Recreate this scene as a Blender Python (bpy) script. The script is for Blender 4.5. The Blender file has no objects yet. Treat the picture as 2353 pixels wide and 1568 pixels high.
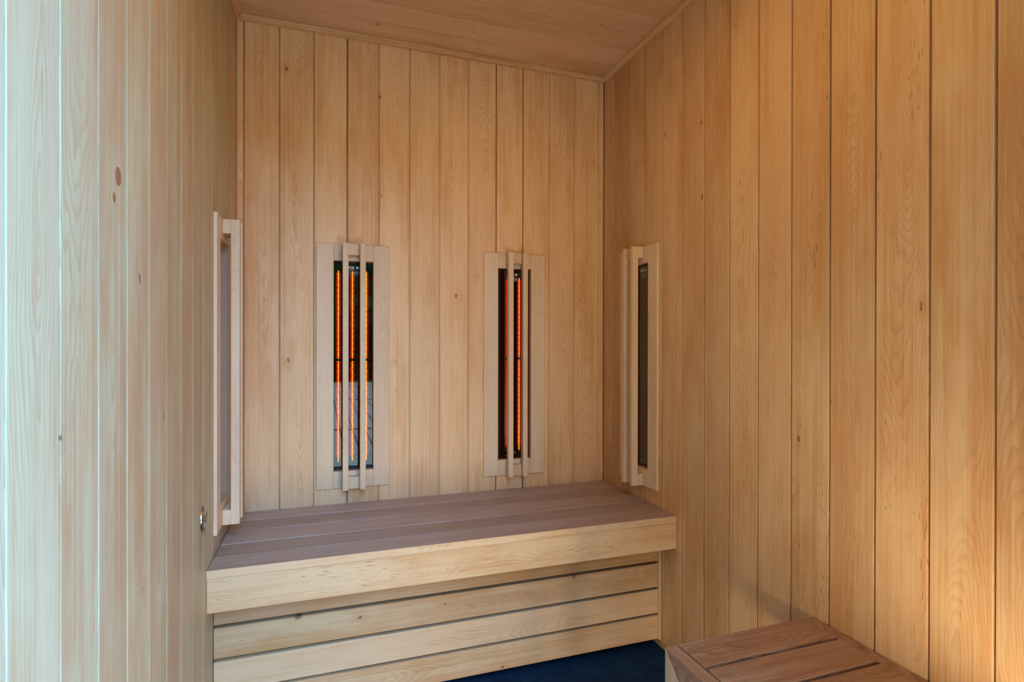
import bpy, bmesh, math, random
from mathutils import Vector, Matrix
random.seed(7)
C = bpy.context.scene.collection
SC = bpy.context.scene

# ------------------------------------------------------------ camera
F = 0.9195                      # lens height above the floor
yaw, pitch, roll = 0.33040, 0.00259, 0.00161
fw = Vector((math.sin(yaw)*math.cos(pitch), math.cos(yaw)*math.cos(pitch), -math.sin(pitch)))
rt = Vector((math.cos(yaw), -math.sin(yaw), 0.0))
up = rt.cross(fw)
rt2 = rt*math.cos(roll) + up*math.sin(roll)
up2 = up*math.cos(roll) - rt*math.sin(roll)
cam = bpy.data.cameras.new('camera')
cam.sensor_width = 36.0
cam.sensor_fit = 'HORIZONTAL'
cam.lens = 1273.43/2353*36.0
cam.shift_y = 6.7/2353
cam.clip_start = 0.01
cam.clip_end = 200
co = bpy.data.objects.new('camera', cam)
C.objects.link(co)
M = Matrix((rt2, up2, -fw)).transposed().to_4x4()
M.translation = Vector((0, 0, F))
co.matrix_world = M
SC.camera = co

# ------------------------------------------------------------ sky, light, exposure
SC.view_settings.view_transform = 'Standard'
SC.view_settings.look = 'None'
SC.view_settings.gamma = 1.0
SC.view_settings.use_curve_mapping = False
SC.view_settings.exposure = -0.07
SKY = (0.25, 0.56, 1.0)          # deep blue clear sky, no direct sun on this side
SKY_STRENGTH = 18.0
w = bpy.data.worlds.new('sky')
SC.world = w
w.use_nodes = True
wn = w.node_tree.nodes
wn['Background'].inputs[0].default_value = (*SKY, 1)
wn['Background'].inputs[1].default_value = SKY_STRENGTH
try:
    SC.cycles.max_bounces = 12
    SC.cycles.diffuse_bounces = 6
    SC.cycles.glossy_bounces = 3
    SC.cycles.use_adaptive_sampling = True
    SC.cycles.adaptive_threshold = 0.03
    SC.cycles.transparent_max_bounces = 16
    SC.cycles.caustics_reflective = False
    SC.cycles.caustics_refractive = False
    SC.cycles.sample_clamp_indirect = 0.0
except Exception:
    pass

# ------------------------------------------------------------ measures (metres)
XL, XR, YB = -0.2383, 0.9689, 1.7982
W = 0.0970                       # board pitch of the cladding
YF = 0.16                        # inner face of the front wall
ZC = F + 0.958                   # ceiling
DOOR = (-0.225, 0.50, F + 0.90)   # opening: x0, x1, top

# the door opening guides light sampling (portal, gives no light of its own)
pl = bpy.data.lights.new('door_opening_portal', 'AREA')
pl.shape = 'RECTANGLE'
pl.size = DOOR[1]-DOOR[0]
pl.size_y = DOOR[2]
pl.cycles.is_portal = True
po = bpy.data.objects.new('door_opening_portal', pl)
C.objects.link(po)
po.location = ((DOOR[0]+DOOR[1])/2, YF-0.12, DOOR[2]/2)
po.rotation_euler = (math.pi/2, 0, 0)      # faces +Y, into the room

# two added warm fill lights, both behind the camera's field of view (their housings are built further down)
def lamp(name, loc, rot, sx, sy, watts, col):
    l = bpy.data.lights.new(name, 'AREA'); l.shape = 'RECTANGLE'; l.size = sx; l.size_y = sy
    l.energy = watts; l.color = col
    o = bpy.data.objects.new(name, l); C.objects.link(o); o.location = loc; o.rotation_euler = rot
    return o
lamp('low_fill_light', (0.62, 0.178, F-0.68), (math.pi/2, 0, 0), 0.20, 0.38, 8.5, (1.0, 0.77, 0.46))
lamp('top_fill_light', (0.40, 0.88, F+0.944), (0, 0, 0), 0.18, 0.18, 3.6, (1.0, 0.50, 0.02))

# ------------------------------------------------------------ materials
def mat(name):
    m = bpy.data.materials.new(name)
    m.use_nodes = True
    return m, m.node_tree, m.node_tree.nodes['Principled BSDF']

class NB:
    def __init__(s, nt): s.nt = nt
    def n(s, t, **kw):
        x = s.nt.nodes.new(t)
        for k, v in kw.items(): setattr(x, k, v)
        return x
    def put(s, sock, v):
        if isinstance(v, bpy.types.NodeSocket): s.nt.links.new(v, sock)
        else: sock.default_value = v
    def m(s, op, a, b=None, c=None, clamp=False):
        x = s.n('ShaderNodeMath', operation=op); x.use_clamp = clamp
        s.put(x.inputs[0], a)
        if b is not None: s.put(x.inputs[1], b)
        if c is not None: s.put(x.inputs[2], c)
        return x.outputs[0]
    def v(s, op, a, b=None):
        x = s.n('ShaderNodeVectorMath', operation=op)
        s.put(x.inputs[0], a)
        if b is not None: s.put(x.inputs[1], b)
        return x.outputs[0]
    def noise(s, vec, scale, detail=2.0, rough=0.5):
        x = s.n('ShaderNodeTexNoise')
        s.put(x.inputs['Vector'], s.v('MULTIPLY', vec, scale))
        x.inputs['Scale'].default_value = 1.0
        x.inputs['Detail'].default_value = detail
        x.inputs['Roughness'].default_value = rough
        return x.outputs['Fac']
    def ss(s, x_, lo, hi, a=0.0, b=1.0):
        x = s.n('ShaderNodeMapRange', interpolation_type='SMOOTHSTEP')
        s.put(x.inputs[0], x_)
        for i, q in enumerate((lo, hi, a, b)): s.put(x.inputs[i+1], q)
        return x.outputs[0]
    def mix(s, f, a, b, mode='MIX'):
        x = s.n('ShaderNodeMix', data_type='RGBA', blend_type=mode)
        s.put(x.inputs[0], f)
        s.put(x.inputs[6], a); s.put(x.inputs[7], b)
        return x.outputs[2]

def wood(name, pale, tan, line, knot=(0.13, 0.06, 0.03, 1), rough=0.48, contrast=1.0):
    """grain runs along local z; object colour carries seed, tone, warmth, knottiness"""
    m, nt, P = mat(name)
    b = NB(nt)
    tc = b.n('ShaderNodeTexCoord').outputs['Object']
    oi = b.n('ShaderNodeObjectInfo')
    sp = b.n('ShaderNodeSeparateColor')
    nt.links.new(oi.outputs['Color'], sp.inputs[0])
    seed, tone, warm, kn = sp.outputs[0], sp.outputs[1], sp.outputs[2], oi.outputs['Alpha']
    off = b.n('ShaderNodeCombineXYZ')
    b.put(off.inputs[0], b.m('MULTIPLY', seed, 37.1))
    b.put(off.inputs[1], b.m('MULTIPLY', seed, 19.7))
    b.put(off.inputs[2], b.m('MULTIPLY', seed, 91.3))
    c2 = b.v('ADD', tc, off.outputs[0])
    xyz = b.n('ShaderNodeSeparateXYZ'); nt.links.new(tc, xyz.inputs[0])
    x, y, z = xyz.outputs
    # knots: sparse cells, distance in metres, stretched along the grain
    s2 = b.n('ShaderNodeSeparateXYZ'); nt.links.new(c2, s2.inputs[0])
    fl2 = b.n('ShaderNodeCombineXYZ'); nt.links.new(s2.outputs[0], fl2.inputs[0])
    b.put(fl2.inputs[1], b.m('MULTIPLY', s2.outputs[2], 0.55))
    vo = b.n('ShaderNodeTexVoronoi', voronoi_dimensions='2D', feature='F1')
    nt.links.new(fl2.outputs[0], vo.inputs['Vector'])
    vo.inputs['Scale'].default_value = 6.5
    kc = b.n('ShaderNodeSeparateColor'); nt.links.new(vo.outputs['Color'], kc.inputs[0])
    gate = b.m('LESS_THAN', kc.outputs[0], kn)
    wob = b.m('MULTIPLY', b.m('SUBTRACT', b.noise(c2, (190, 190, 120), 1), 0.5), 0.009)
    d = b.m('ADD', b.m('DIVIDE', vo.outputs['Distance'], 6.5), wob)
    size = b.m('ADD', b.m('MULTIPLY', kc.outputs[1], 0.0035), 0.0015)
    core = b.m('MULTIPLY', b.ss(b.m('DIVIDE', d, size), 0.55, 1.15, 1, 0), gate)
    halo = b.m('MULTIPLY', b.ss(d, 0.002, 0.026, 1, 0), gate)
    # growth rings of a flat sawn board
    n_x = b.noise(c2, (3, 3, 1.1), 1)
    n_d = b.noise(b.v('ADD', c2, (5.3, 2.2, 8.8)), (1.5, 1.5, 1.7), 1)
    n_w = b.noise(c2, (22, 22, 5.0), 2)
    xx = b.m('ADD', x, b.m('MULTIPLY', b.m('SUBTRACT', n_x, 0.5), 0.11))
    dd = b.m('MULTIPLY', b.m('SUBTRACT', n_d, 0.30), 0.16)
    r = b.m('SQRT', b.m('ADD', b.m('MULTIPLY', xx, xx), b.m('MULTIPLY', dd, dd)))
    r = b.m('ADD', r, b.m('MULTIPLY', halo, 0.030))
    r = b.m('ADD', r, b.m('MULTIPLY', b.m('SUBTRACT', n_w, 0.5), 0.024))
    fr = b.m('FRACT', b.m('MULTIPLY', r, 250.0))
    ring = b.m('MULTIPLY', b.ss(fr, 0.35, 0.93, 0, 1), b.ss(fr, 0.93, 1.0, 1, 0))
    ringvis = b.ss(b.noise(c2, (14, 14, 2.2), 0), 0.38, 0.68, 0.10, 1.0)
    ring = b.m('MULTIPLY', ring, ringvis)
    band = b.m('FRACT', b.m('MULTIPLY', r, 23.0))
    band = b.m('ABSOLUTE', b.m('SUBTRACT', band, 0.5))
    # fibres and streaks
    fib = b.noise(c2, (900, 900, 9), 1)
    streak = b.noise(c2, (150, 150, 1.6), 2, 0.6)
    blotch = b.noise(c2, (13, 13, 2.6), 2, 0.55)
    fleck = b.ss(b.noise(c2, (620, 620, 48), 0), 0.73, 0.80)
    fleck = b.m('MULTIPLY', fleck, b.ss(b.noise(c2, (24, 24, 3.0), 0), 0.50, 0.64))
    fk = b.ss(b.m('FRACT', b.m('MULTIPLY', seed, 13.3)), 0.60, 0.90, 0.30, 1.0)
    fleck = b.m('MULTIPLY', fleck, fk)
    t = b.m('ADD', b.m('MULTIPLY', b.m('SUBTRACT', streak, 0.5), 1.9*contrast), b.m('MULTIPLY', b.m('SUBTRACT', blotch, 0.5), 2.6*contrast))
    mott = b.noise(c2, (55, 55, 16), 1)
    t = b.m('ADD', t, b.m('MULTIPLY', b.m('SUBTRACT', mott, 0.5), 0.8*contrast))
    t = b.m('ADD', t, b.m('MULTIPLY', b.m('SUBTRACT', band, 0.25), 0.5*contrast))
    t = b.m('ADD', t, b.m('ADD', b.m('MULTIPLY', halo, 0.25), warm), clamp=True)
    col = b.mix(t, (*pale, 1), (*tan, 1))
    col = b.mix(b.ss(n_x, 0.45, 0.72, 0.0, 0.35), col, (pale[0]*0.97, pale[1]*0.89, pale[2]*0.98, 1))
    lf = b.m('ADD', b.m('MULTIPLY', ring, 0.27*contrast), b.m('MULTIPLY', b.ss(fib, 0.50, 0.80), 0.30*contrast), clamp=True)
    col = b.mix(lf, col, (*line, 1))
    col = b.mix(b.m('MULTIPLY', fleck, 0.70), col, knot)
    col = b.mix(b.m('MULTIPLY', core, 0.72), col, knot)
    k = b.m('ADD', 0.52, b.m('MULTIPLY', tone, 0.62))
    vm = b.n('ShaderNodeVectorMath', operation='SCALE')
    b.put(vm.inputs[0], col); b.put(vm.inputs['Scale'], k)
    nt.links.new(vm.outputs[0], P.inputs['Base Color'])
    b.put(P.inputs['Roughness'], b.m('ADD', rough-0.05, b.m('MULTIPLY', fib, 0.12)))
    P.inputs['Specular IOR Level'].default_value = 0.35
    return m

ALDER = wood('alder_cladding', (0.82, 0.570, 0.335), (0.70, 0.388, 0.175), (0.45, 0.21, 0.085))
DAYLITW = wood('daylit_alder_cladding', (0.68, 0.665, 0.475), (0.62, 0.44, 0.27), (0.36, 0.23, 0.13))  # paler alder copy, door daylight on the left wall put into its colour
CEIL = wood('alder_ceiling', (0.84, 0.58, 0.38), (0.71, 0.435, 0.25), (0.36, 0.19, 0.10))
PALEW = wood('pale_alder_frame', (0.84, 0.655, 0.465), (0.76, 0.54, 0.345), (0.50, 0.32, 0.17), contrast=0.85)
SEATW = wood('seat_alder', (0.50, 0.385, 0.33), (0.43, 0.305, 0.24), (0.24, 0.14, 0.095), contrast=1.2)  # greyer alder, cool sky light on the bench top put into its colour
STOOLW = wood('stool_alder', (0.48, 0.31, 0.21), (0.38, 0.215, 0.12), (0.17, 0.075, 0.035), contrast=1.7)

def plain(name, col, rough=0.5, metal=0.0, spec=0.5):
    m, nt, P = mat(name)
    P.inputs['Base Color'].default_value = (*col, 1)
    P.inputs['Roughness'].default_value = rough
    P.inputs['Metallic'].default_value = metal
    P.inputs['Specular IOR Level'].default_value = spec
    return m

def noisy(name, a, b_, scale, rough=0.9, bump=0.0, lo=0.35, hi=0.65):
    m, nt, P = mat(name)
    b = NB(nt)
    tc = b.n('ShaderNodeTexCoord').outputs['Object']
    n = b.noise(tc, (scale, scale, scale), 5, 0.6)
    col = b.mix(b.ss(n, lo, hi), (*a, 1), (*b_, 1))
    nt.links.new(col, P.inputs['Base Color'])
    P.inputs['Roughness'].default_value = rough
    P.inputs['Specular IOR Level'].default_value = 0.2
    if bump:
        bp = b.n('ShaderNodeBump'); bp.inputs['Strength'].default_value = bump
        bp.inputs['Distance'].default_value = 0.002
        b.put(bp.inputs['Height'], b.noise(tc, (900, 900, 900), 2))
        nt.links.new(bp.outputs[0], P.inputs['Normal'])
    return m

CARPET = noisy('navy_carpet', (0.0015, 0.016, 0.050), (0.0028, 0.030, 0.080), 14, 0.95, 0.6)
STEEL = plain('brushed_steel', (0.50, 0.47, 0.45), 0.22, 1.0)
BLACK = plain('black_enamel', (0.006, 0.005, 0.005), 0.6, 0, 0.2)
PRINT = plain('white_print', (0.80, 0.84, 0.90), 0.6)
PRINTD = plain('dim_print', (0.32, 0.34, 0.40), 0.6)
DARKV = plain('void_backing', (0.02, 0.016, 0.012), 0.9, 0, 0.1)
SHELL = plain('outer_shell', (0.30, 0.24, 0.18), 0.8)
DECKM = noisy('brown_decking', (0.60, 0.40, 0.25), (0.70, 0.47, 0.29), 9, 0.85)
SOIL = plain('dark_ground', (0.02, 0.02, 0.02), 0.9)
GRASS = noisy('grass', (0.03, 0.09, 0.015), (0.08, 0.17, 0.03), 2.5)
LEAF = noisy('tree_leaves', (0.012, 0.035, 0.008), (0.05, 0.11, 0.02), 1.2)
BARK = noisy('tree_bark', (0.05, 0.04, 0.03), (0.10, 0.08, 0.06), 8)

# tinted heater glass: clear coat reflection over a dark red-tinted transmission
GLASS = bpy.data.materials.new('tinted_heater_glass'); GLASS.use_nodes = True
nt = GLASS.node_tree; nt.nodes.clear(); b = NB(nt)
fr = b.n('ShaderNodeFresnel'); fr.inputs['IOR'].default_value = 1.7
gl = b.n('ShaderNodeBsdfGlossy'); gl.inputs['Roughness'].default_value = 0.0; gl.inputs['Color'].default_value = (1, 1, 1, 1)
tr = b.n('ShaderNodeBsdfTransparent'); tr.inputs['Color'].default_value = (0.75, 0.42, 0.30, 1)
mx = b.n('ShaderNodeMixShader'); ou = b.n('ShaderNodeOutputMaterial')
nt.links.new(fr.outputs[0], mx.inputs[0]); nt.links.new(tr.outputs[0], mx.inputs[1]); nt.links.new(gl.outputs[0], mx.inputs[2])
nt.links.new(mx.outputs[0], ou.inputs[0])

def emis(name, col, k):
    m = bpy.data.materials.new(name); m.use_nodes = True
    nt = m.node_tree; nt.nodes.clear()
    e = nt.nodes.new('ShaderNodeEmission'); e.inputs[0].default_value = (*col, 1); e.inputs[1].default_value = k
    o = nt.nodes.new('ShaderNodeOutputMaterial'); nt.links.new(e.outputs[0], o.inputs[0])
    return m
FIL = emis('filament_glow', (1.0, 0.95, 0.16), 2.3)
# ruby quartz sleeve: glows red and lets the filament through
RUBY = bpy.data.materials.new('ruby_quartz'); RUBY.use_nodes = True
nt = RUBY.node_tree; nt.nodes.clear(); b = NB(nt)
e = b.n('ShaderNodeEmission'); e.inputs[0].default_value = (1.0, 0.018, 0.002, 1); e.inputs[1].default_value = 0.24
t_ = b.n('ShaderNodeBsdfTransparent'); t_.inputs['Color'].default_value = (1, 0.75, 0.6, 1)
a_ = b.n('ShaderNodeAddShader'); o_ = b.n('ShaderNodeOutputMaterial')
nt.links.new(e.outputs[0], a_.inputs[0]); nt.links.new(t_.outputs[0], a_.inputs[1]); nt.links.new(a_.outputs[0], o_.inputs[0])
# reflector trough, red tube light put in as a dull glow, beaded lengthwise
TROUGH = bpy.data.materials.new('red_lit_reflector'); TROUGH.use_nodes = True
nt = TROUGH.node_tree; P = nt.nodes['Principled BSDF']; b = NB(nt)
P.inputs['Base Color'].default_value = (0.10, 0.02, 0.012, 1); P.inputs['Roughness'].default_value = 0.4
tc = b.n('ShaderNodeTexCoord').outputs['Object']
P.inputs['Emission Color'].default_value = (1.0, 0.004, 0.0, 1)
b.put(P.inputs['Emission Strength'], b.ss(b.noise(tc, (160, 160, 330), 2), 0.35, 0.65, 0.14, 0.62))

# ------------------------------------------------------------ mesh helpers
def link(name, me, material=None, parent=None, M=None):
    o = bpy.data.objects.new(name, me)
    C.objects.link(o)
    if parent is not None: o.parent = parent
    if M is not None: o.matrix_basis = M
    if material is not None and me is not None and not me.materials: me.materials.append(material)
    return o

def tag(o, label=None, cat=None, group=None, kind=None):
    if label: o['label'] = label
    if cat: o['category'] = cat
    if group: o['group'] = group
    if kind: o['kind'] = kind
    return o

def empty(name, loc=(0, 0, 0), parent=None):
    o = bpy.data.objects.new(name, None)
    C.objects.link(o); o.location = loc
    o.empty_display_size = 0.1
    if parent is not None: o.parent = parent
    return o

def frame(normal, along, loc):
    y = Vector(normal).normalized(); z = Vector(along).normalized(); x = y.cross(z)
    m = Matrix((x, y, z)).transposed().to_4x4(); m.translation = Vector(loc)
    return m

def bx(bm, x0, x1, y0, y1, z0, z1):
    vs = [bm.verts.new((x, y, z)) for x in (x0, x1) for y in (y0, y1) for z in (z0, z1)]
    for f in ((0, 1, 3, 2), (4, 6, 7, 5), (0, 4, 5, 1), (2, 3, 7, 6), (0, 2, 6, 4), (1, 5, 7, 3)):
        bm.faces.new([vs[i] for i in f])

def fin(bm, name, smooth=False):
    bmesh.ops.recalc_face_normals(bm, faces=bm.faces)
    me = bpy.data.meshes.new(name); bm.to_mesh(me); bm.free()
    if smooth:
        for p in me.polygons: p.use_smooth = True
    return me

def setcol(o, tone=None, warm=None, knots=None, seed=None):
    o.color = (random.random() if seed is None else seed,
               random.uniform(0.38, 0.62) if tone is None else tone,
               random.uniform(0.15, 0.55) if warm is None else warm,
               random.uniform(0.08, 0.30) if knots is None else knots)
    return o

def board(name, normal, along, loc, w_, t_, l_, material, parent=None, bevel=0.001, seg=1, **col):
    """box board: local x = width, y = face normal (face at y=0), z = length; loc = centre of the face"""
    bm = bmesh.new()
    bx(bm, -w_/2, w_/2, -t_, 0, -l_/2, l_/2)
    if bevel:
        bmesh.ops.bevel(bm, geom=list(bm.edges), offset=bevel, segments=seg, profile=0.5, affect='EDGES')
    me = fin(bm, name)
    o = link(name, me, material, parent, frame(normal, along, loc))
    return setcol(o, **col)

def plank_mesh(w_, l_, hole=None, face=None, gap=0.0042, tongue=True):
    """tongue-and-groove board, pitch w_, face at y=0; hole = (x0,x1,z0,z1) in local metres"""
    bm = bmesh.new()
    x0, x1 = -w_/2+gap/2, w_/2-gap/2
    c = 0.0006; T = 0.011
    def ext(xa, xb, za, zb, ca, cb):
        pts = [(xa, -T), (xb, -T), (xb, -c if cb else 0)] + ([(xb-c, 0)] if cb else []) + \
              ([(xa+c, 0)] if ca else []) + [(xa, -c if ca else 0)]
        lo = [bm.verts.new((px, py, za)) for px, py in pts]
        hi = [bm.verts.new((px, py, zb)) for px, py in pts]
        n = len(pts)
        for i in range(n):
            j = (i+1) % n
            bm.faces.new((lo[i], lo[j], hi[j], hi[i]))
        bm.faces.new(lo); bm.faces.new(hi)
    za, zb = -l_/2, l_/2
    if hole is None:
        ext(x0, x1, za, zb, True, True)
    else:
        hx0, hx1, hz0, hz1 = hole
        hx0, hx1 = max(hx0, x0), min(hx1, x1)
        if hx0 > x0+1e-5: ext(x0, hx0, za, zb, True, False)
        if hx1 < x1-1e-5: ext(hx1, x1, za, zb, False, True)
        ext(hx0, hx1, za, hz0, hx0 <= x0+1e-5, hx1 >= x1-1e-5)
        ext(hx0, hx1, hz1, zb, hx0 <= x0+1e-5, hx1 >= x1-1e-5)
    if tongue and (hole is None or hole[1] < x1-0.001):
        bx(bm, x1-0.0005, x1+gap-0.0016, -T+0.002, -0.0042, za, zb)
    return fin(bm, 'plank')

def panel(name, boxes, material, kind='structure'):
    bm = bmesh.new()
    for q in boxes: bx(bm, *q)
    o = link(name, fin(bm, name), material)
    if kind: o['kind'] = kind
    return o

# ------------------------------------------------------------ heater positions (needed for the wall openings)
HZ0, HZ1 = F-0.4525, F+0.3040
H = [dict(c=0.0936, wall='back'), dict(c=0.6245, wall='back'), dict(c=1.5590, wall='right'), dict(c=1.5545, wall='left')]
CUT = (0.066, F-0.408, F+0.262)    # half width and z range cut out of the cladding

def wall_boxes(a0, a1, z0, z1, cuts):
    """split the rectangle (a,z) around the cuts"""
    out = []; cur = a0
    for c in sorted(cuts):
        out.append((cur, c-CUT[0], z0, z1))
        out.append((c-CUT[0], c+CUT[0], z0, CUT[1]))
        out.append((c-CUT[0], c+CUT[0], CUT[2], z1))
        cur = c+CUT[0]
    out.append((cur, a1, z0, z1))
    return out

# ------------------------------------------------------------ room shell
T0, T1 = 0.0085, 0.045
wb = panel('wall_back', [(a, b_, YB+T0, YB+T1, c, d) for a, b_, c, d in wall_boxes(XL-T1, XR+T1, -0.05, ZC+0.08, [0.0936, 0.6245])], ALDER)
wl = panel('wall_left', [(XL-T1, XL-T0, a, b_, c, d) for a, b_, c, d in wall_boxes(YF-0.1, YB+T0, -0.05, ZC+0.08, [1.5545])], ALDER)
wr = panel('wall_right', [(XR+T0, XR+T1, a, b_, c, d) for a, b_, c, d in wall_boxes(YF-0.1, YB+T0, -0.05, ZC+0.08, [1.5590])], ALDER)
for o in (wb, wl, wr): setcol(o, tone=-0.25, warm=0.7, knots=0)
wf = panel('wall_front', [(XL-T1, DOOR[0], YF-0.1, YF, 0, ZC), (DOOR[1], XR+T1, YF-0.1, YF, 0, ZC), (DOOR[0], DOOR[1], YF-0.1, YF, DOOR[2], ZC)], ALDER)
setcol(wf, tone=0.45, warm=0.4, knots=0)
ce = panel('ceiling', [(XL-T1, XR+T1, YF-0.1, YB+T1, ZC+0.009, ZC+0.06)], CEIL)
setcol(ce, tone=0.2, warm=0.5, knots=0)
fl = panel('floor', [(XL-T1, XR+T1, YF-0.1, YB+T1, -0.03, 0.0)], CARPET)

def face_planks(wall, parent, normal, edges, axis_pt, z0, z1, cuts, cols):
    """edges: sorted groove centres along the wall, including the wall's ends"""
    L = z1-z0; zc = (z0+z1)/2
    for i in range(len(edges)-1):
        a, b_ = edges[i], edges[i+1]
        c = (a+b_)/2; wd = b_-a
        P3 = axis_pt(c, zc)
        m = frame(normal, (0, 0, 1), P3)
        xd = Vector((m[0][0], m[1][0], m[2][0]))
        sgn = 1 if (axis_pt(c+1, zc)-P3).dot(xd) > 0 else -1
        hole = None
        for hc in cuts:
            h0, h1 = hc-CUT[0]-c, hc+CUT[0]-c
            if h1 > -wd/2+0.002 and h0 < wd/2-0.002:
                if sgn < 0: h0, h1 = -h1, -h0
                hole = (h0, h1, CUT[1]-zc, CUT[2]-zc)
        o = link('plank', plank_mesh(wd, L, hole), ALDER, parent, m)
        k = cols.get(i, {})
        if k.get('m'): o.data.materials[0] = k['m']
        setcol(o, **{a_: b__ for a_, b__ in k.items() if a_ != 'm'})
        yield o

ZT = ZC-0.001
gb = [XL] + [-0.2170+W*i for i in range(13)] + [XR]
cb = {0: dict(tone=0.74, warm=0.15, knots=0.00), 1: dict(tone=0.71, warm=0.23, knots=0.40, seed=.131), 2: dict(tone=0.69, warm=0.27, knots=0.33, seed=.377),
      3: dict(tone=0.71, warm=0.27, knots=0.38, seed=.61), 4: dict(tone=0.64, warm=0.35, knots=0.53, seed=.83), 5: dict(tone=0.75, warm=0.15, knots=0.63, seed=.254),
      6: dict(tone=0.69, warm=0.27, knots=0.30, seed=.492), 7: dict(tone=0.75, warm=0.10, knots=0.28, seed=.718), 8: dict(tone=0.72, warm=0.27, knots=0.38, seed=.905),
      9: dict(tone=0.75, warm=0.13, knots=0.28, seed=.049), 10: dict(tone=0.69, warm=0.27, knots=0.28, seed=.333), 11: dict(tone=0.65, warm=0.33, knots=0.38, seed=.567),
      12: dict(tone=0.67, warm=0.27, knots=0.38, seed=.79), 13: dict(tone=0.67, warm=0.25, knots=0.00)}
list(face_planks('b', wb, (0, -1, 0), gb, lambda a, z: Vector((a, YB, z)), 0.02, ZT, [0.0936, 0.6245], cb))
gl_ = [YF] + [0.5476+W*i for i in range(-3, 13)] + [YB]
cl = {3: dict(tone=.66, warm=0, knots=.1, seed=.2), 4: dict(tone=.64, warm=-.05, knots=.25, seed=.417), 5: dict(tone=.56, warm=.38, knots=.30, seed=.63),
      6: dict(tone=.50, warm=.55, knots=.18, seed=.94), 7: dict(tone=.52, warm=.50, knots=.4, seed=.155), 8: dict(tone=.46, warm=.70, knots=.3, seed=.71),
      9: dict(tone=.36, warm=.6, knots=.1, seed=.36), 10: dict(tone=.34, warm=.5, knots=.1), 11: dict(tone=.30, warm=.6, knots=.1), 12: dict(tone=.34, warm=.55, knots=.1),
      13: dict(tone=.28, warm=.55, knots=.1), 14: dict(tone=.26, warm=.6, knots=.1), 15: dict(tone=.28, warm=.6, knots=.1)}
for k_ in cl.values(): k_['m'] = DAYLITW
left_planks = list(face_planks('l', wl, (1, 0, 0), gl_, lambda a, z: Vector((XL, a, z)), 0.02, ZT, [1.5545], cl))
gr = [YF] + sorted([1.7229-W*i for i in range(0, 17)]) + [YB]
nr = len(gr)-1
cr_ = {}
tones = [(.45, .45, .1, .31), (.28, .62, .1, .11), (.42, .50, .1, .44), (.46, .45, .2, .29), (.56, .40, .25, .36), (.44, .50, .1, .59), (.42, .52, .1, .21),
         (.57, .25, .08, .74), (.55, .32, .30, .061), (.48, .48, .30, .90), (.50, .58, .22, .65), (.60, .42, .45, .072), (.56, .50, .05, .53), (.44, .60, .2, .81), (.5, .5, .2, .13)]
for k in range(nr):
    i = nr-1-k                   # count from the back corner
    t_, w_, k_, s_ = tones[min(k, len(tones)-1)]
    cr_[i] = dict(tone=t_, warm=w_, knots=k_, seed=s_)
list(face_planks('r', wr, (-1, 0, 0), gr, lambda a, z: Vector((XR, a, z)), 0.0215, ZT, [1.5590], cr_))
# ceiling boards run left to right
yj = [YB] + [1.6985-0.0958*k for k in range(0, 17)]
for i in range(len(yj)-1):
    a, b_ = yj[i+1], yj[i]
    if a < YF: a = YF
    if b_-a < 0.01: continue
    board('plank', (0, 0, -1), (1, 0, 0), ((XL+XR)/2, (a+b_)/2, ZC), b_-a-0.0024, 0.0088, XR-XL, CEIL, ce, bevel=0.0004,
          tone=random.uniform(.36, .62), warm=random.uniform(.15, .7), knots=.2)
# cove trims under the ceiling
TR = 0.0175; TB = F+0.9417
def trim(name, normal, along, loc, L):
    o = board(name, normal, along, loc, ZC-TB, TR, L, ALDER, None, bevel=0.0012, tone=.52, warm=.40, knots=0)
    tag(o, kind='structure'); return o
t1 = trim('trim_1', (0, -1, 0), (1, 0, 0), ((XL+XR)/2, YB-TR, (TB+ZC)/2), XR-XL)
t2 = trim('trim_2', (-1, 0, 0), (0, 1, 0), (XR-TR, (YF+YB-TR)/2, (TB+ZC)/2), YB-TR-YF)
t3 = trim('trim_3', (1, 0, 0), (0, 1, 0), (XL+TR, (YF+YB-TR)/2, (TB+ZC)/2), YB-TR-YF)
def disc_mesh(r, h, seg=12, name='disc'):
    bm = bmesh.new()
    bmesh.ops.create_cone(bm, cap_ends=True, segments=seg, radius1=r, radius2=r*0.7, depth=h)
    return fin(bm, name)
nailm = disc_mesh(0.0013, 0.0006, 8, 'nail_head'); nailm.materials.append(STEEL)
def nails(parent, pts, normal):
    for q in pts:
        m = frame(normal, (0, 0, 1) if abs(normal[2]) < .5 else (1, 0, 0), q)
        m = m @ Matrix.Rotation(-math.pi/2, 4, 'X')
        o = link('nail_head', nailm, None, None)
        o.parent = parent; o.matrix_basis = parent.matrix_basis.inverted() @ m
for px in (-0.195, 0.235, 0.90):
    nails(t1, [(px, YB-TR, (TB+ZC)/2)], (0, -1, 0))
nails(t2, [(XR-TR, YB-0.055, (TB+ZC)/2), (XR-TR, 1.36, (TB+ZC)/2-.002), (XR-TR, 1.345, (TB+ZC)/2)], (-1, 0, 0))
nails(t3, [(XL+TR, 1.74, (TB+ZC)/2), (XL+TR, 1.725, (TB+ZC)/2-.002)], (1, 0, 0))
# low base strip along the right wall
br = board('baseboard_right', (-1, 0, 0), (0, 1, 0), (XR-0.0008, (YF+YB)/2, 0.0105), 0.0205, 0.012, YB-YF, ALDER, None, bevel=0.0006, tone=.34, warm=.35, knots=0)
tag(br, kind='structure')

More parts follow.
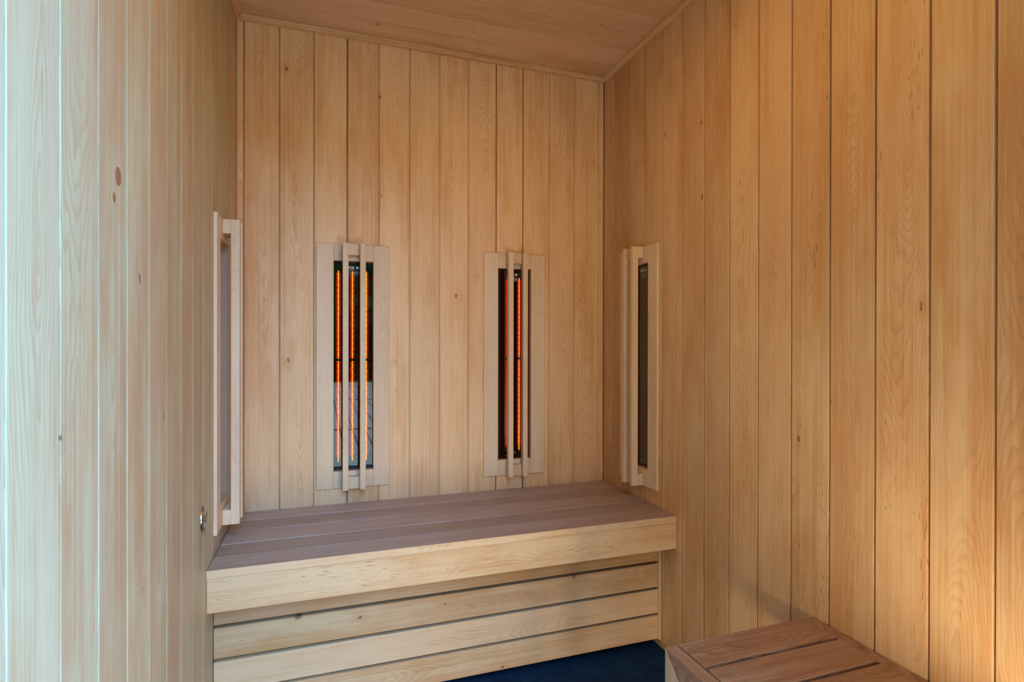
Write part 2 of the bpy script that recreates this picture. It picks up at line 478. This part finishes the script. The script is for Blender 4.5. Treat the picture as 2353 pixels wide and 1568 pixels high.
# oval repair plugs let into one board of the left wall
def plug(z, y, hz, hy, pa):
    bm = bmesh.new()
    n = 20
    lo = [bm.verts.new((hy*math.cos(2*math.pi*i/n), -0.003, hz*math.sin(2*math.pi*i/n))) for i in range(n)]
    hi = [bm.verts.new((hy*math.cos(2*math.pi*i/n), 0.00025, hz*math.sin(2*math.pi*i/n))) for i in range(n)]
    for i in range(n): bm.faces.new((lo[i], lo[(i+1) % n], hi[(i+1) % n], hi[i]))
    bm.faces.new(hi)
    o = link('wood_plug', fin(bm, 'wood_plug'), STOOLW)
    M_ = frame((1, 0, 0), (0, 0, 1), (XL, y, z))
    o.parent = pa; o.matrix_basis = pa.matrix_basis.inverted() @ M_
    setcol(o, tone=.5, warm=.6, knots=0, seed=.4)
    o['label'] = 'oval reddish-brown repair plug'
pa = left_planks[min(range(len(left_planks)), key=lambda i: abs(left_planks[i].matrix_basis.translation.y-0.80))]
plug(F+0.2046, 0.806, 0.0115, 0.0105, pa)
plug(F+0.1750, 0.792, 0.0060, 0.0050, pa)

# ------------------------------------------------------------ infrared heaters
def text_mesh(body, size, x, z, bm_out, y=0.0004, bold=0.0, sx=1.0):
    cu = bpy.data.curves.new('t', 'FONT'); cu.body = body; cu.size = size; cu.align_x = 'CENTER'
    cu.offset = bold; cu.resolution_u = 3
    o = bpy.data.objects.new('t', cu); C.objects.link(o)
    bpy.context.view_layer.update()
    me = bpy.data.meshes.new_from_object(o)
    # text x -> -x (viewer's right), text y -> z
    me.transform(Matrix(((-sx, 0, 0, x), (0, 0, 1, y), (0, 1, 0, z), (0, 0, 0, 1))))
    bm_out.from_mesh(me)
    bpy.data.objects.remove(o); bpy.data.curves.remove(cu); bpy.data.meshes.remove(me)

def quad(bm, x0, x1, z0, z1, y=0.0003):
    vs = [bm.verts.new(p) for p in ((x0, y, z0), (x1, y, z0), (x1, y, z1), (x0, y, z1))]
    bm.faces.new(vs)

def disc(bm, cx, cz, r, y=0.0003, n=14, r2=0.0, a0=0, a1=360):
    k = [math.radians(a0+(a1-a0)*i/n) for i in range(n+1)]
    if r2 == 0:
        bm.faces.new([bm.verts.new((cx+r*math.cos(a), y, cz+r*math.sin(a))) for a in k[:-1]])
    else:
        o_ = [bm.verts.new((cx+r*math.cos(a), y, cz+r*math.sin(a))) for a in k]
        i_ = [bm.verts.new((cx+r2*math.cos(a), y, cz+r2*math.sin(a))) for a in k]
        for j in range(n): bm.faces.new((o_[j], o_[j+1], i_[j+1], i_[j]))

OZ0, OZ1, OW = -0.4000, 0.2525, 0.0595     # opening in the frame (relative to lens height)
GY = -0.0150                                # glass plane
def tube(bm, r, z0, z1, x, y, n=8):
    lo = [bm.verts.new((x+r*math.cos(2*math.pi*i/n), y+r*math.sin(2*math.pi*i/n), z0)) for i in range(n)]
    hi = [bm.verts.new((x+r*math.cos(2*math.pi*i/n), y+r*math.sin(2*math.pi*i/n), z1)) for i in range(n)]
    for i in range(n): bm.faces.new((lo[i], lo[(i+1) % n], hi[(i+1) % n], hi[i]))
    bm.faces.new(lo); bm.faces.new(hi)

def local_board(name, x0, x1, y0, y1, z0, z1, horizontal, material, parent, bevel=0.001, seg=1, **col):
    """board in heater coordinates; grain along its long side"""
    cx, cy, cz = (x0+x1)/2, (y0+y1)/2, (z0+z1)/2
    bm = bmesh.new()
    if horizontal: bx(bm, -(z1-z0)/2, (z1-z0)/2, -(y1-y0)/2, (y1-y0)/2, -(x1-x0)/2, (x1-x0)/2)
    else: bx(bm, -(x1-x0)/2, (x1-x0)/2, -(y1-y0)/2, (y1-y0)/2, -(z1-z0)/2, (z1-z0)/2)
    if bevel: bmesh.ops.bevel(bm, geom=list(bm.edges), offset=bevel, segments=seg, profile=0.5, affect='EDGES')
    o = link(name, fin(bm, name), material, parent)
    if horizontal: o.matrix_local = Matrix(((0, 0, -1, cx), (0, 1, 0, cy), (1, 0, 0, cz), (0, 0, 0, 1)))
    else: o.matrix_local = Matrix.Translation((cx, cy, cz))
    return setcol(o, **col)

def make_heater():
    """local origin: on the wall plane, at the bottom of the frame; x to the viewer's left, y into the room"""
    B = HZ0-F                    # frame bottom relative to lens height
    z = lambda v: v-B
    t = empty('infrared_heater')
    hw = 0.1098
    for s in (-1, 1):
        a, b_ = sorted((s*OW, s*hw))
        local_board('frame_stile', a, b_, -0.0135, 0.0070, 0, 0.7565, False, PALEW, t, bevel=0.0016, seg=2, tone=.55+.04*s, warm=.18-.06*s, knots=0.05)
    local_board('frame_rail', -OW, OW, -0.0135, 0.0067, z(OZ1), 0.7565, True, PALEW, t, bevel=0.0012, tone=.50, warm=.2, knots=0)
    local_board('frame_rail', -OW, OW, -0.0135, 0.0067, 0, z(OZ0), True, PALEW, t, bevel=0.0012, tone=.48, warm=.2, knots=0)
    local_board('spacer_block', -0.0335, 0.0335, 0.007, 0.025, z(0.268), 0.7560, True, PALEW, t, bevel=0.0006, tone=.5, warm=.65, knots=0)
    local_board('spacer_block', -0.0335, 0.0335, 0.007, 0.025, 0.0005, z(-0.4155), True, PALEW, t, bevel=0.0006, tone=.5, warm=.45, knots=0)
    for s in (-1, 1):
        local_board('guard_bar', s*0.0255-0.0085, s*0.0255+0.0085, 0.025, 0.045, 0.0005, 0.7560, False, PALEW, t, bevel=0.0012, tone=.54, warm=.38, knots=0)
    # glass
    bm = bmesh.new(); bx(bm, -0.0640, 0.0640, GY-0.0001, GY, z(-0.406), z(0.260))
    bmesh.ops.delete(bm, geom=[f for f in bm.faces if f.calc_center_median().y < GY-0.00002], context='FACES')
    g = link('glass_pane', fin(bm, 'glass_pane'), GLASS, t)
    # lettering printed on the glass (x mirrored: viewer's right is -x)
    bm = bmesh.new()
    text_mesh('VSB', 0.0136, 0.0078, z(0.2305)-0.0012, bm, GY+0.0003, 0.0002, 0.98)
    disc(bm, -0.0134, z(0.2345), 0.0034, GY+0.0003, 16)
    disc(bm, -0.0144, z(0.2345), 0.0070, GY+0.0003, 9, 0.0059, -55, 55)
    disc(bm, -0.0134, z(0.2345), 0.0048, GY+0.0003, 9, 0.0042, -60, 60)
    me_l = fin(bm, 'lettering'); me_l.materials.append(PRINT)
    # mirror the arcs to the viewer's left side of the dot
    l1 = link('lettering', me_l, None, g)
    bm = bmesh.new()
    text_mesh('Wellness and more', 0.0046, 0, z(0.2240), bm, GY+0.0003, 0, 0.92)
    quad(bm, -0.0165, 0.020, z(0.2222), z(0.2225), GY+0.0003)
    text_mesh('Power', 0.0068, 0.0088, z(0.2165), bm, GY+0.0003, 0, 0.9)
    # white label with cut-in word
    quad(bm, -0.0165, -0.0010, z(0.2149), z(0.2217), GY+0.00025)
    for i in range(16):
        x0 = 0.0165-i*0.0020
        quad(bm, x0-0.0014, x0, z(0.2110), z(0.2122) + (0.0005 if i % 3 == 0 else 0), GY+0.0003)
    me_s = fin(bm, 'small_print'); me_s.materials.append(PRINTD)
    link('small_print', me_s, None, g)
    bm = bmesh.new()
    for r_ in range(2):
        for i in range(7):
            x0 = 0.010-i*0.0031
            quad(bm, x0-0.0022, x0, z(-0.3800-r_*0.0048), z(-0.3800-r_*0.0048)+0.0009, GY+0.0003)
            quad(bm, x0-0.0022+(0.0014 if i % 2 else 0), x0-0.0014+(0.0014 if i % 2 else 0), z(-0.3800-r_*0.0048), z(-0.3800-r_*0.0048)+0.0030, GY+0.0003)
    me_s = fin(bm, 'small_print'); me_s.materials.append(PRINTD)
    link('serial_print', me_s, None, g)
    bm = bmesh.new(); text_mesh('Heat', 0.0062, -0.0088, z(0.2163), bm, GY+0.0005, 0.0001, 0.95)
    me_h = fin(bm, 'label_word'); me_h.materials.append(BLACK)
    link('label_word', me_h, None, g)
    # black housing, open at the front
    bm = bmesh.new()
    y0, y1 = -0.112, -0.0155
    X, Z0, Z1 = 0.0650, z(-0.407), z(0.261)
    bx(bm, -X, X, y0-0.002, y0, Z0, Z1); bx(bm, -X-0.001, -X, y0, y1, Z0, Z1); bx(bm, X, X+0.001, y0, y1, Z0, Z1)
    bx(bm, -X, X, y0, y1, Z0-0.0008, Z0); bx(bm, -X, X, y0, y1, Z1, Z1+0.0008)
    link('housing', fin(bm, 'housing'), BLACK, t)
    for x in (-0.0436, 0.0, 0.0436):
        bm = bmesh.new()          # shallow trough reflector behind each tube
        n = 8; prof = [(x+0.0068*math.cos(math.pi+math.pi*i/n), -0.074+0.0075*math.sin(math.pi+math.pi*i/n)) for i in range(n+1)]
        for za, zb in ((z(-0.372), z(-0.062)), (z(-0.052), z(0.225))):
            lo = [bm.verts.new((p[0], p[1], za)) for p in prof]; hi = [bm.verts.new((p[0], p[1], zb)) for p in prof]
            for i in range(n): bm.faces.new((lo[i], lo[i+1], hi[i+1], hi[i]))
        link('reflector', fin(bm, 'reflector'), TROUGH, t)
        bm = bmesh.new(); tube(bm, 0.0031, z(-0.386), z(0.232), x, -0.0715, 12)
        q = link('quartz_tube', fin(bm, 'quartz_tube', True), RUBY, t)
        bm = bmesh.new(); zz = z(-0.384)
        while zz < z(0.228):
            tube(bm, 0.0013, zz, min(zz+0.0165, z(0.230)), x, -0.0715, 8); zz += 0.0187
        link('filament', fin(bm, 'filament', True), FIL, q)
    bm = bmesh.new(); bx(bm, -0.0605, 0.0605, -0.0680, -0.0655, z(-0.0605), z(-0.0535))
    for x in (-0.022, 0.022): pass
    link('tube_bracket', fin(bm, 'tube_bracket'), BLACK, t)
    return t

def copy_tree(o, parent=None):
    c = o.copy(); C.objects.link(c)
    if parent is not None: c.parent = parent
    for ch in list(o.children): copy_tree(ch, c)
    return c

h0 = make_heater()
places = [((0.0936, YB, HZ0), math.pi, 'infrared heater left on back wall, glowing tubes and outdoors mirrored in its glass'),
          ((0.6245, YB, HZ0), math.pi, 'framed infrared heater right on the back wall, broad red tubes behind black glass'),
          ((XR, 1.5590, HZ0), math.pi/2, 'framed infrared heater on the right-hand wall beside the corner, seen side-on'),
          ((XL, 1.5545, HZ0), -math.pi/2, 'framed infrared heater on the left-hand wall beside the corner, seen edge-on')]
for i, (loc, rz, lab) in enumerate(places):
    h = h0 if i == 0 else copy_tree(h0)
    h.location = loc; h.rotation_euler = (0, 0, rz)
    tag(h, lab, 'heater', 'infrared heaters set in the walls')
    for ch in h.children:
        if i and ch.name.split('.')[0] in ('frame_stile', 'frame_rail', 'guard_bar', 'spacer_block'):
            if i == 1 and ch.name.startswith('spacer'): ch.color = (.3, .46, 1.0, 0); continue
            c = list(ch.color); c[0] = random.random(); c[1] += random.uniform(-.04, .04); ch.color = c

# ------------------------------------------------------------ steel button on the left wall
def lathe(prof, seg=40, name='lathe'):
    bm = bmesh.new(); rings = []
    for r, y in prof:
        if r < 1e-6: rings.append([bm.verts.new((0, y, 0))]); continue
        rings.append([bm.verts.new((r*math.cos(2*math.pi*i/seg), y, r*math.sin(2*math.pi*i/seg))) for i in range(seg)])
    for a, b_ in zip(rings, rings[1:]):
        for i in range(seg):
            j = (i+1) % seg
            if len(b_) == 1: bm.faces.new((a[i], a[j], b_[0]))
            elif len(a) == 1: bm.faces.new((a[0], b_[j], b_[i]))
            else: bm.faces.new((a[i], a[j], b_[j], b_[i]))
    return fin(bm, name, True)
bt = empty('push_button', (XL, 1.3215, F-0.3747)); bt.rotation_euler = (0, 0, -math.pi/2)
tag(bt, 'round polished steel push button low on the left wall near the bench', 'button')
link('rim_plate', lathe([(0.0278, 0.0), (0.0278, 0.0020), (0.0268, 0.0036), (0.0245, 0.0046), (0.0200, 0.0050), (0.0096, 0.0050), (0.0092, 0.0044), (0.0090, 0.001)]), STEEL, bt)
link('button_cap', lathe([(0.0084, 0.001), (0.0084, 0.0045), (0.0078, 0.0056), (0.0050, 0.0062), (0.0, 0.0064)]), STEEL, bt)

# ------------------------------------------------------------ bench across the back wall
BT = F-0.5005; BY = 1.3585
be = empty('sauna_bench', ((XL+XR)/2, BY+0.2, 0))
tag(be, 'wide alder sauna bench across the back wall with slatted front skirt', 'bench')
bo = Vector(be.location)
def bb(name, normal, along, loc, *a, **k):
    return board(name, normal, along, Vector(loc)-bo, *a, parent=be, **k)
LX = XR-XL-0.0010; cx = (XL+XR)/2
js = [YB-0.0005, 1.7120, 1.6222, 1.5250, 1.4385, BY]
for i in range(5):
    a, b_ = js[i+1]+(0.0 if i == 4 else 0.0), js[i]-(0.0 if i == 0 else 0.0036)
    bb('seat_slat', (0, 0, 1), (1, 0, 0), (cx, (a+b_)/2, BT), b_-a, 0.018, LX, SEATW if i < 4 else SEATW, bevel=0.0030 if i < 4 else 0.0007, seg=3 if i < 4 else 1,
       tone=[.60, .44, .56, .38, .50][i], warm=[.1, .55, .2, .75, .3][i], knots=.1)
# thin added strip on the seat's front edge, daylight put into its colour
bb('lit_edge_strip', (0, -1, 0), (1, 0, 0), (cx, BY-0.0008, BT-0.0090), 0.0178, 0.0008, LX, ALDER, bevel=0, tone=.58, warm=.15, knots=0)
bb('fascia_board', (0, -1, 0), (1, 0, 0), (cx, BY-0.0008, BT-0.0184-0.0380), 0.0757, 0.022, LX, ALDER, bevel=0.0008, tone=.54, warm=.25, knots=.25, seed=.512)
SKY_ = 1.4350
tops = [F-0.587, F-0.6650, F-0.7440, F-0.8220]
bots = [F-0.6575, F-0.7360, F-0.8145, F-0.8930]
SL = 0.9602-(XL+0.0012)
for i in range(4):
    z0, z1 = bots[i], tops[i]
    bb('skirt_slat', (0, -1, 0), (1, 0, 0), ((0.9602+XL+0.0012)/2, SKY_, (z0+z1)/2), z1-z0, 0.020, SL, ALDER, bevel=0.0010,
       tone=[.20, .30, .54, .44][i], warm=[.55, .50, .05, .22][i], knots=[.35, .40, .15, .1][i], seed=[.27, .66, .12, .88][i])
bb('skirt_post', (0, -1, 0), (0, 0, 1), (0.9646, SKY_-0.0004, (F-0.587+0.022)/2), 0.0078, 0.035, F-0.587-0.022, ALDER, bevel=0.0006, tone=.48, warm=.3, knots=0)
for x in (XL+0.03, 0.36, 0.94):
    bb('support_post', (0, -1, 0), (0, 0, 1), (x, SKY_+0.20, (F-0.53)/2), 0.045, 0.045, F-0.53, STOOLW, tone=.35, warm=.4, knots=0)
for y in (1.47, 1.77):
    bb('bearer', (0, -1, 0), (1, 0, 0), (cx, y-0.02, BT-0.0190-0.022), 0.042, 0.035, LX-0.01, STOOLW, tone=.35, warm=.4, knots=0)

# ------------------------------------------------------------ low slatted bench against the right wall
ST = F-0.5708; sx0, sx1 = 0.6080, XR-0.0012
sy1 = 0.8870; sy0 = 0.4560
st = empty('low_bench', ((sx0+sx1)/2, (sy0+sy1)/2, 0))
tag(st, 'low reddish-brown slatted bench with mitred side, against the right wall', 'bench')
so = Vector(st.location)
def sb(name, normal, along, loc, *a, **k):
    return board(name, normal, along, Vector(loc)-so, *a, parent=st, **k)
TH = 0.0255; AP = 0.085
# mitred side frame: apron along the top, legs up both ends, cut at 45 degrees
def mitred(name, pts, x_face, thick, grain_vertical, tone, warm, seed, fx=-1, label=None):
    """pts are (y,z) in world; plate from x_face inwards"""
    cy = sum(p[0] for p in pts)/len(pts); cz = sum(p[1] for p in pts)/len(pts)
    m = frame((fx, 0, 0), (0, 0, 1) if grain_vertical else (0, 1, 0), Vector((x_face, cy, cz))-so)
    mi = m.inverted()
    bm = bmesh.new()
    fr_ = [bm.verts.new(mi @ (Vector((x_face, p[0], p[1]))-so)) for p in pts]
    bk = [bm.verts.new(v.co+Vector((0, -thick, 0))) for v in fr_]
    n = len(pts)
    for i in range(n): bm.faces.new((fr_[i], fr_[(i+1) % n], bk[(i+1) % n], bk[i]))
    bm.faces.new(fr_); bm.faces.new(bk)
    bmesh.ops.recalc_face_normals(bm, faces=bm.faces)
    bmesh.ops.bevel(bm, geom=list(bm.edges), offset=0.0006, segments=1, affect='EDGES')
    o = link(name, fin(bm, name), STOOLW, st, m)
    return setcol(o, tone=tone, warm=warm, knots=.05, seed=seed)
for s, xf in ((-1, sx0), (1, XR-0.0012)):
    mitred('apron', [(sy1, ST), (sy0, ST), (sy0+AP, ST-AP), (sy1-AP, ST-AP)], xf, TH, False, .56 if s < 0 else .62, .45, .31, s)
    o = mitred('leg', [(sy1, ST), (sy1-AP, ST-AP), (sy1-AP, 0.001), (sy1, 0.001)], xf, TH, True, .85, .05, .77, s)
    if s < 0: o.data.materials[0] = PALEW; o.color = (.77, .42, .55, .0)
    mitred('leg', [(sy0, ST), (sy0+AP, ST-AP), (sy0+AP, 0.001), (sy0, 0.001)], xf, TH, True, .8, .05, .57, s)
for yy in (sy0+TH/2+.002, sy1-TH/2-.002):
    sb('cross_rail', (0, -1, 0), (1, 0, 0), ((sx0+sx1)/2, yy-0.01, ST-0.050), 0.05, 0.02, sx1-sx0-2*TH, STOOLW, tone=.5, warm=.4, knots=0)
y = sy1-0.0015
for i in range(5):
    a, b_ = y-0.0790, y
    sb('top_slat', (0, 0, 1), (1, 0, 0), ((sx0+TH+0.0012+sx1-TH-0.0008)/2, (a+b_)/2, ST+0.0034), 0.0778, 0.020, sx1-sx0-2*TH-0.0024, STOOLW, bevel=0.0022, seg=3,
       tone=[.56, .52, .50, .52, .5][i], warm=[.22, .50, .42, .4, .4][i], knots=.03, seed=[.44, .68, .93, .2, .5][i])
    y -= 0.0848

# ------------------------------------------------------------ boxes for the added fill lights (behind the camera's field of view)
FROST = plain('frosted_diffuser', (0.9, 0.85, 0.75), 0.5)
def fill_box(name, loc, rot, sx, sy, lab):
    t = empty(name, loc); t.rotation_euler = rot
    tag(t, lab, 'lamp')
    bm = bmesh.new(); bx(bm, -sx/2-.01, sx/2+.01, -sy/2-.01, sy/2+.01, 0.0045, 0.0135)
    link('housing', fin(bm, 'fill_housing'), STEEL, t)
    bm = bmesh.new(); bx(bm, -sx/2, sx/2, -sy/2, sy/2, 0.0015, 0.0045)
    link('diffuser', fin(bm, 'diffuser'), FROST, t)
fill_box('low_fill_fixture', (0.62, 0.1755, F-0.68), (math.pi/2, 0, 0), 0.20, 0.38, 'added warm fill light, unseen, low on the front wall beside the door')
fill_box('top_fill_fixture', (0.40, 0.88, F+0.9455), (0, 0, 0), 0.18, 0.18, 'added amber fill light, unseen, flat on the middle of the ceiling')

# ------------------------------------------------------------ outside: deck, lawn, trees (mirrored in the heater glass)
ground = panel('lawn', [(-30, 30, -40, -0.2, -0.30, -0.12)], GRASS)
ground2 = panel('deck_base', [(-3.2, 4.2, -9.6, 0.06, -0.118, -0.028)], SOIL)
dk = empty('deck', (0, 0, 0)); dk['kind'] = 'structure'
bm = bmesh.new(); bx(bm, -0.0575, 0.0575, -0.5, 0.5, -0.025, 0.0); dm = fin(bm, 'deck_board'); dm.materials.append(DECKM)
for (ya, yb_) in ((-2.38, 0.055), (-5.52, -2.52), (-8.46, -5.68), (-9.58, -8.56)):
    for i in range(-18, 30):
        o = link('deck_board', dm, None, dk)
        o.location = (0.18+0.125*i-0.0625, (ya+yb_)/2, 0); o.scale = (1, yb_-ya, 1)
for o_, k_ in ((ground, 'structure'),): o_['kind'] = k_

# added unseen timber wall left of the deck, blocks sky from the right wall
BLOCKER = noisy('blocker_timber', (0.20, 0.12, 0.06), (0.28, 0.17, 0.09), 3.0)
HX = -0.75
hs = panel('added_sky_blocker', [(HX-0.34, HX-0.04, -12.0, -0.25, -0.12, 3.4)], SHELL)
bm = bmesh.new(); bx(bm, -0.02, 0, -5.85, 5.85, 0, 0.135); hm = fin(bm, 'blocker_board'); hm.materials.append(BLOCKER)
for i in range(24):
    o = link('blocker_board', hm, None, hs); o.location = (HX-0.02, -6.13, -0.05+0.145*i)
# clipped hedge to the right of the deck
HEDGE = noisy('hedge_leaves', (0.012, 0.040, 0.008), (0.05, 0.12, 0.025), 6)
bm = bmesh.new(); rh = random.Random(5)
for i in range(5000):
    p = Vector((rh.uniform(-.35, .35), rh.uniform(-6.5, 6.5), rh.uniform(0.0, 1.35)))
    a = Vector((rh.gauss(0, 1), rh.gauss(0, 1), rh.gauss(0, 1))).normalized(); c = a.orthogonal().normalized(); q = rh.uniform(.07, .13)
    bm.faces.new([bm.verts.new(p+a*q), bm.verts.new(p+c*q*.6), bm.verts.new(p-a*q), bm.verts.new(p-c*q*.6)])
bx(bm, -.22, .22, -6.5, 6.5, 0, 1.28)
me = bpy.data.meshes.new('hedge'); bm.to_mesh(me); bm.free()
hg = link('hedge', me, HEDGE); hg.location = (4.8, -4.9, -0.12); hg['kind'] = 'stuff'
bm = bmesh.new()
for i in range(14000):
    z_ = rh.uniform(0.0, 3.9); p = Vector((rh.uniform(-9, 9), rh.uniform(-.7, .7)+.25*math.sin(z_*2.1), z_))
    a = Vector((rh.gauss(0, 1), rh.gauss(0, 1), rh.gauss(0, 1))).normalized(); c = a.orthogonal().normalized(); q = rh.uniform(.09, .19)
    bm.faces.new([bm.verts.new(p+a*q), bm.verts.new(p+c*q*.6), bm.verts.new(p-a*q), bm.verts.new(p-c*q*.6)])
bx(bm, -9, 9, -.3, .3, 0, 3.7)
me = bpy.data.meshes.new('tall_hedge'); bm.to_mesh(me); bm.free()
hg2 = link('tall_hedge', me, LEAF); hg2.location = (0, -12.6, -0.12); hg2['kind'] = 'stuff'

mt = empty('door_mat', (0.35, -0.33, 0.0))
tag(mt, 'black ribbed door mat on the deck just outside the doorway', 'mat')
bm = bmesh.new(); bx(bm, -0.62, 0.62, -0.29, 0.29, 0.0004, 0.008); link('mat_base', fin(bm, 'mat_base'), SOIL, mt)
bm = bmesh.new()
for i in range(28): bx(bm, -0.60, 0.60, -0.275+i*0.0203, -0.265+i*0.0203, 0.008, 0.012)
q = link('mat_ribs', fin(bm, 'mat_ribs'), SOIL, mt); q['kind'] = 'stuff'

def leaf_crown(n, rx, rz, name, rnd):
    bm = bmesh.new()
    lumps = [(rnd.uniform(-.55, .55)*rx, rnd.uniform(-.55, .55)*rx, rnd.uniform(-.6, .6)*rz, rnd.uniform(.35, .6)*rx) for _ in range(14)]
    for i in range(n):
        lx, ly, lz, lr = rnd.choice(lumps)
        v = Vector((rnd.gauss(0, 1), rnd.gauss(0, 1), rnd.gauss(0, 1))).normalized()*lr*rnd.uniform(.55, 1.05)
        p = Vector((lx, ly, lz))+v
        a = Vector((rnd.gauss(0, 1), rnd.gauss(0, 1), rnd.gauss(0, 1))).normalized(); c = a.orthogonal().normalized()
        s = rnd.uniform(.10, .20)
        bm.faces.new([bm.verts.new(p+a*s), bm.verts.new(p+c*s*.6), bm.verts.new(p-a*s), bm.verts.new(p-c*s*.6)])
    me = bpy.data.meshes.new(name); bm.to_mesh(me); bm.free(); me.materials.append(LEAF); return me
rnd = random.Random(3)
crowns = [leaf_crown(5000, 1.15, 1.9, 'crown', rnd) for _ in range(2)]
bm = bmesh.new(); tube(bm, 0.14, 0, 2.2, 0, 0, 9); trunkm = fin(bm, 'trunk', True); trunkm.materials.append(BARK)
k = 0
spots = [(-10+3.3*i, -15.0) for i in range(7)] + [(-8.4+3.3*i, -18.6) for i in range(6)]
for (tx, ty) in spots:
    t = empty('tree', (tx, ty, -0.12))
    tag(t, 'dark leafy tree at the edge of the lawn outside, mirrored in the heater glass', 'tree', 'trees beyond the deck')
    link('trunk', trunkm, None, t)
    c = link('crown', crowns[k % 2], None, t); c.location = (0, 0, 2.0); c.rotation_euler = (0, 0, rnd.uniform(0, 6)); c.scale = (1, 1, rnd.uniform(.95, 1.15))
    k += 1
